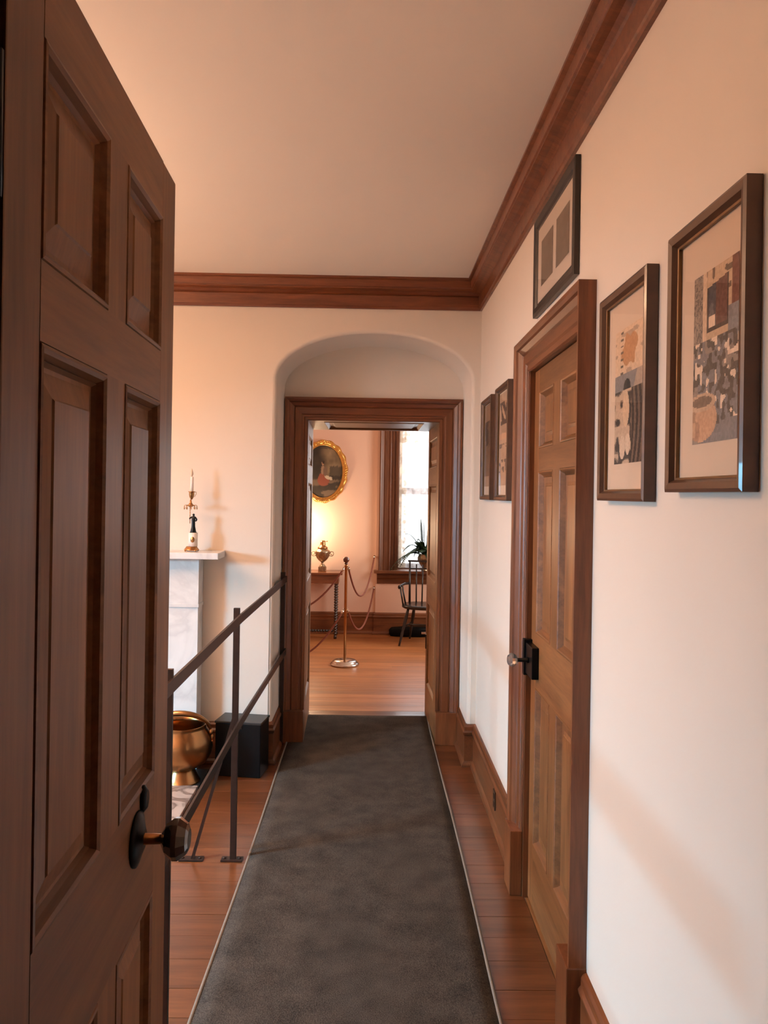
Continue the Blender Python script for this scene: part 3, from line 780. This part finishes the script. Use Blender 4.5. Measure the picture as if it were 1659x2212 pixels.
def print_dusk(u, v):
    f = vn(u*4+7, v*7+1)*.6+vn(u*15, v*24)*.4
    c = mixc((92, 66, 48), (150, 108, 78), f)
    if v < .12: c = (172, 138, 112)
    if v > .8: c = (150, 112, 86)
    if .5 < v < .8 and f > .52: c = (72, 54, 44)
    return c
def print_shore(u, v):
    f = vn(u*5+1, v*9+3)*.5+vn(u*18, v*30)*.5
    c = mixc((176, 130, 98), (200, 160, 126), f)
    if .66 < v < .9 and vn(u*7, v*14+u*5) > .42: c = (96, 72, 60)
    if .50 < v < .56: c = (214, 150, 104)
    if .40 < v < .45 and vn(u*9, v*40) > .4: c = (118, 86, 66)
    if .14 < v < .28 and vn(u*9+2, v*22) > .5: c = (88, 70, 60)
    return c
def photo_plate(u, v):
    f = vn(u*3+2, v*4)*.6+vn(u*9, v*12)*.4
    return mixc((98, 84, 74), (140, 124, 110), f*.6+v*.4)
def frame_picture(name, label, ynear, yfar, z0, z1, arts, fw=.024, dep=.026, mat=None, lip=None, group=None):
    """picture on the right wall; arts: list of (y0, y1, z0, z1, fn, nx, ny)"""
    mat = mat or FRAMEW; lip = lip or FRAMEG
    yc = (ynear+yfar)/2; W = yfar-ynear; H = z1-z0
    r = empty(name, (XR-.0015, yc, z0), -PI/2, label, 'picture', group)
    # frame: bevelled moulding, each side a member
    pr = [(0, 0), (0, dep), (fw*.25, dep+.003), (fw*.75, dep), (fw*.9, dep-.006), (fw, dep-.010), (fw, 0)]
    n = len(pr); cor = [(-W/2, 0, 1, 1), (W/2, 0, -1, 1), (W/2, H, -1, -1), (-W/2, H, 1, -1)]
    for k in range(4):
        b = MB(); vs = []
        for (x, z, sx, sz) in (cor[k], cor[(k+1) % 4]):
            vs += [(x+sx*w_, -d, z+sz*w_) for w_, d in pr]
        b.add(vs, [(i, (i+1) % n, n+(i+1) % n, n+i) for i in range(n)] + [tuple(range(n)), tuple(range(2*n-1, n-1, -1))])
        b.build('frame_member', mat, r)
    for k in range(4):
        b = MB(); vs = []
        for (x, z, sx, sz) in (cor[k], cor[(k+1) % 4]):
            vs += [(x+sx*w_, -d, z+sz*w_) for w_, d in ((fw-.001, dep-.0095), (fw+.004, dep-.0105), (fw+.004, .009), (fw-.001, .009))]
        b.add(vs, [(i, (i+1) % 4, 4+(i+1) % 4, 4+i) for i in range(4)]); b.build('inner_lip', lip, r)
    MB().box(-W/2+fw*.8, W/2-fw*.8, -.008, -.002, fw*.8, H-fw*.8).build('mat', MATBOARD if mat is not FRAMEB else plain('pale_mat', (.62, .52, .43), .9), r)
    for (a0, a1, c0_, c1, fn, nx, ny) in arts:
        me = art_grid('print', a1-a0, c1-c0_, nx, ny, fn)
        o = link('print', me, INK, r); o.location = (-( (a0+a1)/2-yc), -.0088, c0_-z0)
    MB().add([(-W/2+fw, -.012, fw), (W/2-fw, -.012, fw), (W/2-fw, -.012, H-fw), (-W/2+fw, -.012, H-fw)], [(0, 1, 2, 3)]).build('glazing', GLASS, r, fix=False)
    return r
frame_picture('framed_print', 'brown framed print of white flowers and an orange pot', 1.206, 1.528, 1.563, 2.066, [(1.262, 1.440, 1.652, 1.962, print_flowers, 70, 122)])
frame_picture('framed_print', 'brown framed print with orange shape above dark striped drapery', 1.648, 1.990, 1.543, 2.056, [(1.711, 1.908, 1.633, 1.958, print_drapes, 70, 116)])
frame_picture('framed_photograph', 'black framed pair of grey photographs hung above the closed door', 2.300, 2.890, 2.220, 2.580, [(2.39, 2.565, 2.314, 2.478, photo_plate, 26, 26), (2.61, 2.79, 2.314, 2.478, photo_plate, 26, 26)], .040, .016, FRAMEB, FRAMEB)
frame_picture('framed_print', 'brown framed print with dark scene and pale bands, right beside the door casing', 3.349, 3.695, 1.530, 2.063, [(3.385, 3.660, 1.60, 2.03, print_shore, 40, 64)], .022, .026)
frame_picture('framed_print', 'brown framed dusky print hung close to the room corner', 3.835, 4.175, 1.530, 2.060, [(3.872, 4.138, 1.60, 2.03, print_dusk, 40, 64)], .022, .026)
r = empty('wall_outlet', (XR-.0165, 3.60, .085), -PI/2, 'small dark outlet plate set in the baseboard', 'outlet')
MB().box(-.028, .028, -.005, .0, 0, .085, .002).build('cover_plate', plain('outlet_brown', (.03, .018, .012), .4), r)
for z in (.022, .060): MB().box(-.012, .012, -.0065, -.0048, z-.010, z+.010, .001).build('socket', BLACK, r)

# ================================================================== SITTING ROOM
# oval painting
op = empty('oval_painting', (-.55, YW-.001, 1.795), 0, 'oval painting of a seated figure in an ornate gilt frame', 'painting')
A_, B_ = .265, .345
def pastoral(u, v):
    f = vn(u*6+1, v*7)*.6+vn(u*18, v*20)*.4
    c = mixc((42, 34, 28), (66, 54, 42), f)
    if v > .42:
        sky = mixc((100, 82, 60), (150, 126, 96), f)
        t = max(0, min(1, (u-.42+.12*vn(v*7, 3))*5)); c = mixc(c, sky, t*(1 if v < .93 else .4))
        if v < .60 and u > .66: c = mixc((52, 44, 36), c, .35)
    if v < .34 and vn(u*3, v*24) > .55: c = (106, 86, 68)
    if ell(u, v, .50, .33, .155, .115) or ell(u, v, .47, .40, .09, .07): c = (132, 70, 52)
    if ell(u, v, .63, .38+.25*(.63-u), .10, .035): c = (178, 160, 138)
    if ell(u, v, .48, .53, .045, .085): c = (142, 112, 90)
    if ell(u, v, .55, .50, .06, .09): c = (110, 86, 70)
    if ell(u, v, .48, .655, .030, .034): c = (176, 134, 106)
    if ell(u, v, .492, .675, .038, .028): c = (56, 40, 30)
    return c
nR, nT = 26, 72
me = bpy.data.meshes.new('canvas'); vs = [(0, 0, 0)]
a0, b0 = A_-.055, B_-.055
for i in range(1, nR+1):
    for k in range(nT): q = 2*PI*k/nT; vs.append((a0*i/nR*math.cos(q), 0, b0*i/nR*math.sin(q)))
fs = [(0, 1+k, 1+(k+1) % nT) for k in range(nT)] + [(1+(i-1)*nT+k, 1+i*nT+k, 1+i*nT+(k+1) % nT, 1+(i-1)*nT+(k+1) % nT) for i in range(1, nR) for k in range(nT)]
me.from_pydata(vs, [], fs); at = me.color_attributes.new('ink', 'FLOAT_COLOR', 'CORNER'); buf = []
for p in me.polygons:
    for vi in p.vertices:
        x, _, z = vs[vi]; buf += [*srgb(*pastoral(.5+x/a0*.5, .5+z/b0*.5)), 1]
at.data.foreach_set('color', buf)
o = link('canvas', me, INK, op); o.location = (0, -.014, 0)
b = MB(); pr = [(-.057, .012), (-.054, .022), (-.046, .026), (-.042, .020), (-.034, .034), (-.022, .042), (-.010, .034), (-.004, .022), (0, .008), (0, 0), (-.057, 0)]
nT = 96; n = len(pr); vs = []
for k in range(nT):
    q = 2*PI*k/nT
    for w_, d in pr:
        dd = d + (.006*math.sin(q*24) if -.036 < w_ < -.008 else 0); ww = w_ + (.006*math.sin(q*16)+.004 if w_ > -.006 else 0)
        vs.append(((A_+ww)*math.cos(q), -dd, (B_+ww)*math.sin(q)))
b.add(vs, [(k*n+i, k*n+(i+1) % n, ((k+1) % nT)*n+(i+1) % n, ((k+1) % nT)*n+i) for k in range(nT) for i in range(n)], True)
fr = b.build('gilt_frame', GOLD, op)
for q0 in (0, PI/2, PI, 3*PI/2):
    b = MB()
    for j in range(-4, 5):
        q = q0 + j*.075; b.ball(((A_-.012)*math.cos(q), -.036, (B_-.012)*math.sin(q)), .017-.0022*abs(j), 8, 6)
    b.build('carved_ornament', GOLD, fr)

# console table
t = empty('console_table', (-.72, 8.34, 0), 0, 'dark wooden side table with turned bobbin legs under the oval painting', 'table')
MB().box(-.44, .41, -.165, .165, .685, .708, .004).build('table_top', TABLEW, t)
MB().box(-.40, .37, -.14, .14, .59, .685).build('apron', TABLEW, t)
pr = [(.016, 0), (.018, .02), (.014, .035)]
for i in range(19):
    z = .04+i*.028; pr += [(.010, z), (.017, z+.009), (.019, z+.014), (.017, z+.019), (.010, z+.027)]
pr += [(.018, .575), (.018, .60)]
lm = MB().lathe(pr, n=12).mesh('leg'); lm.materials.append(plain('dark_turned_wood', (.03, .012, .008), .22, coat=.5))
for x in (-.37, .34):
    for y in (-.115, .115):
        o = bpy.data.objects.new('leg', lm); C.objects.link(o); o.parent = t; o.location = (x, y, 0)
pr2 = []
for i in range(23): z = i*.029; pr2 += [(.010, z), (.016, z+.010), (.018, z+.0145), (.016, z+.019), (.010, z+.028)]
o = MB().lathe(pr2, n=10).build('stretcher', CHAIRP, t); o.rotation_euler = (0, PI/2, 0); o.location = (-.35, -.115, .085)

# urn lamp base
u = empty('urn_lamp', (-.535, 8.35, .709), 0, 'ornate silvered two-handled urn lamp on the side table', 'lamp')
MB().box(-.042, .042, -.042, .042, 0, .05, .004).build('plinth', SILVER, u)
b = MB(); b.lathe([(.036, .05), (.034, .058), (.018, .075), (.012, .088), (.016, .094), (.020, .098)], n=20); b.build('stem', SILVER, u)
def rel(r, q, z): return r*(1+.05*math.sin(q*7+z*90)*math.sin(z*120)) if r > .04 else r
b = MB(); b.lathe([(.018, .098), (.040, .115), (.060, .140), (.073, .170), (.078, .20), (.080, .215), (.070, .225), (.060, .232), (.052, .242)], n=40, fn=rel); b.build('body', SILVER, u)
b = MB(); b.lathe([(.052, .242), (.056, .250), (.052, .262), (.034, .270), (.030, .29), (.027, .31), (.027, .33), (.020, .332)], n=24); b.build('burner', BRASS, u)
b = MB(); b.tube([(.024, 0, .315), (.045, 0, .322)], .002, 6); b.ball((.048, 0, .323), .007, 8, 6); b.build('wick_knob', BRASS, u)
for s in (-1, 1):
    b = MB(); pts = []
    for i in range(26):
        q = i/25; a = -2.2+q*7.5; rr_ = .030*(1-.62*q); pts.append((s*(.098+rr_*math.cos(a)*.9), 0, .192+rr_*math.sin(a)))
    b.tube([(s*.072, 0, .165)] + pts, .0042, 8); b.build('scroll_handle', SILVER, u)

# shaded globe lamp on the same table: the light that washes the wall
g = empty('globe_lamp', (-.745, 8.285, .709), 0, 'brass table lamp with glowing glass globe on the side table', 'lamp')
b = MB(); b.lathe([(.065, 0), (.065, .012), (.03, .022), (.018, .05), (.028, .09), (.03, .12), (.016, .17), (.014, .36), (.022, .38), (.024, .40)], n=24); b.build('lamp_base', BRASS, g)
b = MB(); b.ball((0, 0, .47), .075, 24, 14); b.build('glass_globe', emis('glowing_globe', (1.0, .76, .50), 85), g)

# stanchion and ropes
SX, SY = -.232, 6.98
s = empty('rope_stanchion', (SX, SY, 0), 0, 'slender brass rope stanchion with ball top and round steel base', 'stanchion')
b = MB(); b.lathe([(.130, .001), (.132, .012), (.124, .020), (.116, .024), (.112, .034), (.098, .044), (.05, .050), (.022, .054)], n=40); b.build('base', STEEL, s)
b = MB(); b.lathe([(.0125, .05), (.0125, .89), (.016, .895), (.016, .903), (.010, .91)], n=16); b.build('pole', BRASS, s)
b = MB(); b.ball((0, 0, .952), .028, 18, 12); b.lathe([(.010, .905), (.018, .915), (.012, .927)], n=16); b.build('ball_finial', plain('dark_ball', (.12, .035, .02), .2, coat=.6), s)
for z in (.885, .50):
    for k in (-1, 1):
        b = MB(); b.tube([(k*.012+.008*math.cos(a)*k+.004*k, 0, z+.009*math.sin(a)) for a in [i*PI/6-PI for i in range(13)]], .0022, 6); b.build('ring', STEEL, s)
def rope(name, label, p0, p1, sag, hooks=True):
    p0, p1 = Vector(p0), Vector(p1); pts = []
    for i in range(25):
        q = i/24; p = p0.lerp(p1, q); p.z -= sag*4*q*(1-q); pts.append(p)
    o = MB().tube(pts, .0085, 10).build(name, ROPE); tag(o, label, 'rope', 'ropes of the stanchion')
    for a, c in ((pts[0], pts[1]), (pts[-1], pts[-2])):
        d = (c-a).normalized(); MB().tube([a-d*.004, a+d*.028], .0105, 10).build('end_cap', STEEL, o)
    return o
rope('barrier_rope', 'upper velvet rope sagging from stanchion to window casing', (SX+.022, SY+.01, .875), (.028, YW-.03, .865), .34)
rope('barrier_rope', 'lower velvet rope sagging from stanchion to the wall under the window', (SX+.022, SY+.01, .490), (.030, YW-.03, .52), .30)
rope('barrier_rope', 'upper velvet rope running from stanchion behind the door reveal', (SX-.022, SY-.01, .872), (-1.15, SY-.25, .86), .36)
rope('barrier_rope', 'lower velvet rope running from stanchion behind the door reveal', (SX-.022, SY-.01, .488), (-1.15, SY-.25, .47), .40)
s2 = copy_tree(s); s2.location = (-1.172, SY-.255, 0); s2['label'] = 'second brass rope stanchion hidden behind the door reveal'
for z in (.865, .52):
    o = MB().tube([(.03+.010*math.cos(a), YW-.018+.010*math.sin(a), z) for a in [i*PI/5 for i in range(11)]], .0025, 6).build('rope_hook', BRASS)
    tag(o, ('brass hook holding the upper rope by the window' if z > .7 else 'brass hook holding the lower rope on the wall'), 'hook')

# Windsor armchair
c = empty('windsor_armchair', (.56, 8.02, 0), math.radians(-14), 'black spindle-back Windsor armchair by the lace window', 'chair')
b = MB(); pts = []
for k in range(28):
    q = 2*PI*k/28; e = 2.6
    x = .235*abs(math.cos(q))**(2/e)*(1 if math.cos(q) > 0 else -1); y = .205*abs(math.sin(q))**(2/e)*(1 if math.sin(q) > 0 else -1); pts.append((x, y))
rg = [(.90, .372), (1, .385), (1, .402), (.97, .410), (.6, .402), (0.02, .398)]
vs = [(x*m_, y*m_, z) for m_, z in rg for x, y in pts]
b.add(vs, [(i*28+k, i*28+(k+1) % 28, (i+1)*28+(k+1) % 28, (i+1)*28+k) for i in range(5) for k in range(28)] + [tuple(range(28))[::-1], tuple(5*28+k for k in range(28))], True)
b.build('seat', CHAIRP, c)
def turned(p0, p1, r=.013):
    q = [0, .1, .3, .55, .62, .66, .9, 1]; rr = [.8, 1, 1.25, 1.0, .8, 1.05, .75, .7]
    return MB().tube([Vector(p0).lerp(Vector(p1), a) for a in q], [r*a for a in rr], 10)
for x in (-1, 1):
    turned((x*.15, -.12, .38), (x*.225, -.205, .0), .015).build('leg', CHAIRP, c)
    turned((x*.13, .11, .38), (x*.20, .23, .0), .015).build('leg', CHAIRP, c)
    MB().tube([(x*.185, -.16, .19), (x*.165, .165, .19)], .009, 8).build('stretcher', CHAIRP, c)
    MB().tube([(x*.195, .165, .40), (x*.215, .25, .83)], [.013, .010], 10).build('back_post', CHAIRP, c)
    b = MB(); b.tube([(x*.208, .205, .60), (x*.232, .09, .605), (x*.245, -.05, .60), (x*.250, -.13, .592)], [.013, .014, .016, .021], 10, flat=.6); b.build('arm', CHAIRP, c)
    for y in (-.10, .0): MB().tube([(x*.205, y*1.2, .40), (x*.245, y, .60)], .009, 8).build('arm_spindle', CHAIRP, c)
MB().tube([(-.175, 0, .19), (.175, 0, .19)], .009, 8).build('stretcher', CHAIRP, c)
for i in range(5):
    x = -.13+i*.065; MB().tube([(x*.95, .17, .40), (x*1.1, .252, .80)], .0075, 8).build('spindle', CHAIRP, c)
def crest(z, h_, xr):
    b = MB(); pts = [(xr*(-1+i/6), .250+.012*(1-(1-i/6)**2)*1 - (.83-z)*.19, z) for i in range(13)]
    for a, c_ in zip(pts, pts[1:]): b.bar(a, c_, .014, h_)
    return b
crest(.835, .020, .235).build('crest_rail', CHAIRP, c); crest(.755, .016, .212).build('back_rail', CHAIRP, c)

# dark case on floor behind the chair
r = empty('instrument_case', (.50, 8.43, 0.0008), 0, 'black rounded instrument case lying on the floor behind the chair', 'case')
pts = []
for k in range(40):
    q = 2*PI*k/40; x = math.cos(q)*.30; pts.append((x, math.sin(q)*(.066 if x < .05 else .055)))
rg = [(.94, 0), (1, .02), (1, .07), (.93, .095), (.6, .105), (.02, .107)]
b = MB(); b.add([(x*m_, y*m_, z) for m_, z in rg for x, y in pts], [(i*40+k, i*40+(k+1) % 40, (i+1)*40+(k+1) % 40, (i+1)*40+k) for i in range(5) for k in range(40)] + [tuple(range(40))[::-1]], True)
b.build('shell', BLACK, r)
MB().box(.05, .10, -.072, -.050, .035, .06, .003).build('latch', STEEL, r)

# fern in a silvered vase on the sill
f = empty('potted_fern', (.585, 8.475, W1[2]+.0125), 0, 'green fern in an ornate silvered vase on the window sill', 'plant')
b = MB(); b.lathe([(.040, 0), (.042, .01), (.03, .03), (.034, .045), (.060, .08), (.078, .12), (.080, .15), (.070, .175), (.074, .185), (.066, .187), (.06, .165)], n=36, fn=rel); b.build('vase', SILVER, f)
b = MB(); b.lathe([(.001, .166), (.064, .166)], n=24); b.build('soil', SUBF, f)
for i in range(36):
    az = i*2.399; ln = .36+.20*random.random(); el = math.radians(random.uniform(30, 76)); droop = random.uniform(.45, 1.1)*ln
    if i % 6 == 0: el = math.radians(86); droop = .2*ln; ln *= .95
    dx, dy = math.cos(az), math.sin(az)*.40
    if dy > 0: dy *= .10
    P = []
    for k in range(25):
        q = k/24; h_ = ln*q*math.cos(el); P.append(Vector((dx*(h_+.02), dy*(h_+.02), .165+ln*q*math.sin(el)-droop*q*q*.9)))
    b = MB(); b.tube(P, [.0022*(1-.7*k/24) for k in range(25)], 5)
    st = b.build('frond', GREEN, f)
    lv = MB()
    for k in range(3, 25):
        q = k/24; L_ = .066*math.sin(PI*min(1, q*.82+.16))+.006
        t_ = (P[min(k+1, 24)]-P[k-1]).normalized(); sd = t_.cross(Vector((0, 0, 1)));
        sd = sd.normalized() if sd.length > .05 else Vector((dy, -dx, 0)).normalized()
        up = sd.cross(t_)
        for sg in (-1, 1):
            d = (sd*sg + t_*.45 - up*.1).normalized(); w_ = t_*.0085; p = P[k]
            lv.add([p-w_*.6, p+d*L_*.5-w_, p+d*L_-up*.004, p+d*L_*.5+w_, p+w_*.6], [(0, 1, 2, 3, 4)])
    tag(lv.build('leaflets', GREEN, st, fix=False), kind='stuff')

# lace curtain
c = empty('lace_curtain', (0, YW+.085, 0), 0, 'white lace curtain with scalloped edge in the far window', 'curtain')
cx0, cx1, cz0, cz1 = sx0+.01, sx1-.01, W1[2]+.03, 2.40
nx, nz = 120, 60
def wave(x, z, a=1): return a*(.010*math.sin(x*62)+.006*math.sin(x*121+z*1.5))*(.45+.55*(z-cz0)/(cz1-cz0))
vs = [(cx0+.055+(cx1-cx0-.055)*i/nx, wave(cx0+(cx1-cx0)*i/nx, cz0+(cz1-cz0)*j/nz), cz0+(cz1-cz0)*j/nz) for j in range(nz+1) for i in range(nx+1)]
b = MB(); b.add(vs, [(j*(nx+1)+i, j*(nx+1)+i+1, (j+1)*(nx+1)+i+1, (j+1)*(nx+1)+i) for j in range(nz) for i in range(nx)], True); b.build('lace_field', LACE, c, fix=False)
nb = 220; vs = []
for j in range(nb+1):
    z = cz0+(cz1-cz0)*j/nb; sc = .016*abs(math.sin(j/nb*PI*24))
    vs += [(cx0+.070+sc, -.004, z), (cx0+.03, -.005, z), (cx0, -.004, z)]
b = MB(); b.add(vs, [(j*3+i, j*3+i+1, j*3+i+4, j*3+i+3) for j in range(nb) for i in range(2)], True); b.build('scalloped_border', LACEB, c, fix=False)
vs = [(cx0+(cx1-cx0)*i/nx, -.02+1.6*wave(cx0+(cx1-cx0)*i/nx, 2.4), 2.14 - .012*abs(math.sin(i/nx*PI*14))*(1 if j == 0 else 0)+(.26)*j/8) for j in range(9) for i in range(nx+1)]
b = MB(); b.add(vs, [(j*(nx+1)+i, j*(nx+1)+i+1, (j+1)*(nx+1)+i+1, (j+1)*(nx+1)+i) for j in range(8) for i in range(nx)], True); b.build('valance', LACEB, c, fix=False)
MB().tube([(cx0-.03, -.01, 2.405), (cx1+.03, -.01, 2.405)], .008, 10).build('curtain_rod', BRASS, c)

# ================================================================== ADDED PARLOUR FILL LAMP (unseen, put in for warm fill light)
p = empty('added_fill_lamp', (-2.55, 2.55, ZC), 0, 'added brass hanging bowl giving the warm fill light', 'lamp')
b = MB(); b.lathe([(.008, -.50), (.008, -.02), (.06, -.012), (.06, -.001)], n=20); b.build('hanging_rod', BRASS, p)
b = MB(); b.lathe([(.02, -.62), (.12, -.60), (.21, -.54), (.25, -.47), (.245, -.47), (.20, -.535), (.11, -.59), (.01, -.605)], n=36); b.build('bowl', BRASS, p)
ul = bpy.data.lights.new('uplight', 'AREA'); ul.shape = 'DISK'; ul.size = .36; ul.energy = 228; ul.color = (1.0, .64, .42)  # added warm fill, aimed up so it bounces off the ceiling
uo = bpy.data.objects.new('uplight', ul); C.objects.link(uo); uo.parent = p; uo.location = (0, 0, -.515); uo.rotation_euler = (PI, 0, 0)
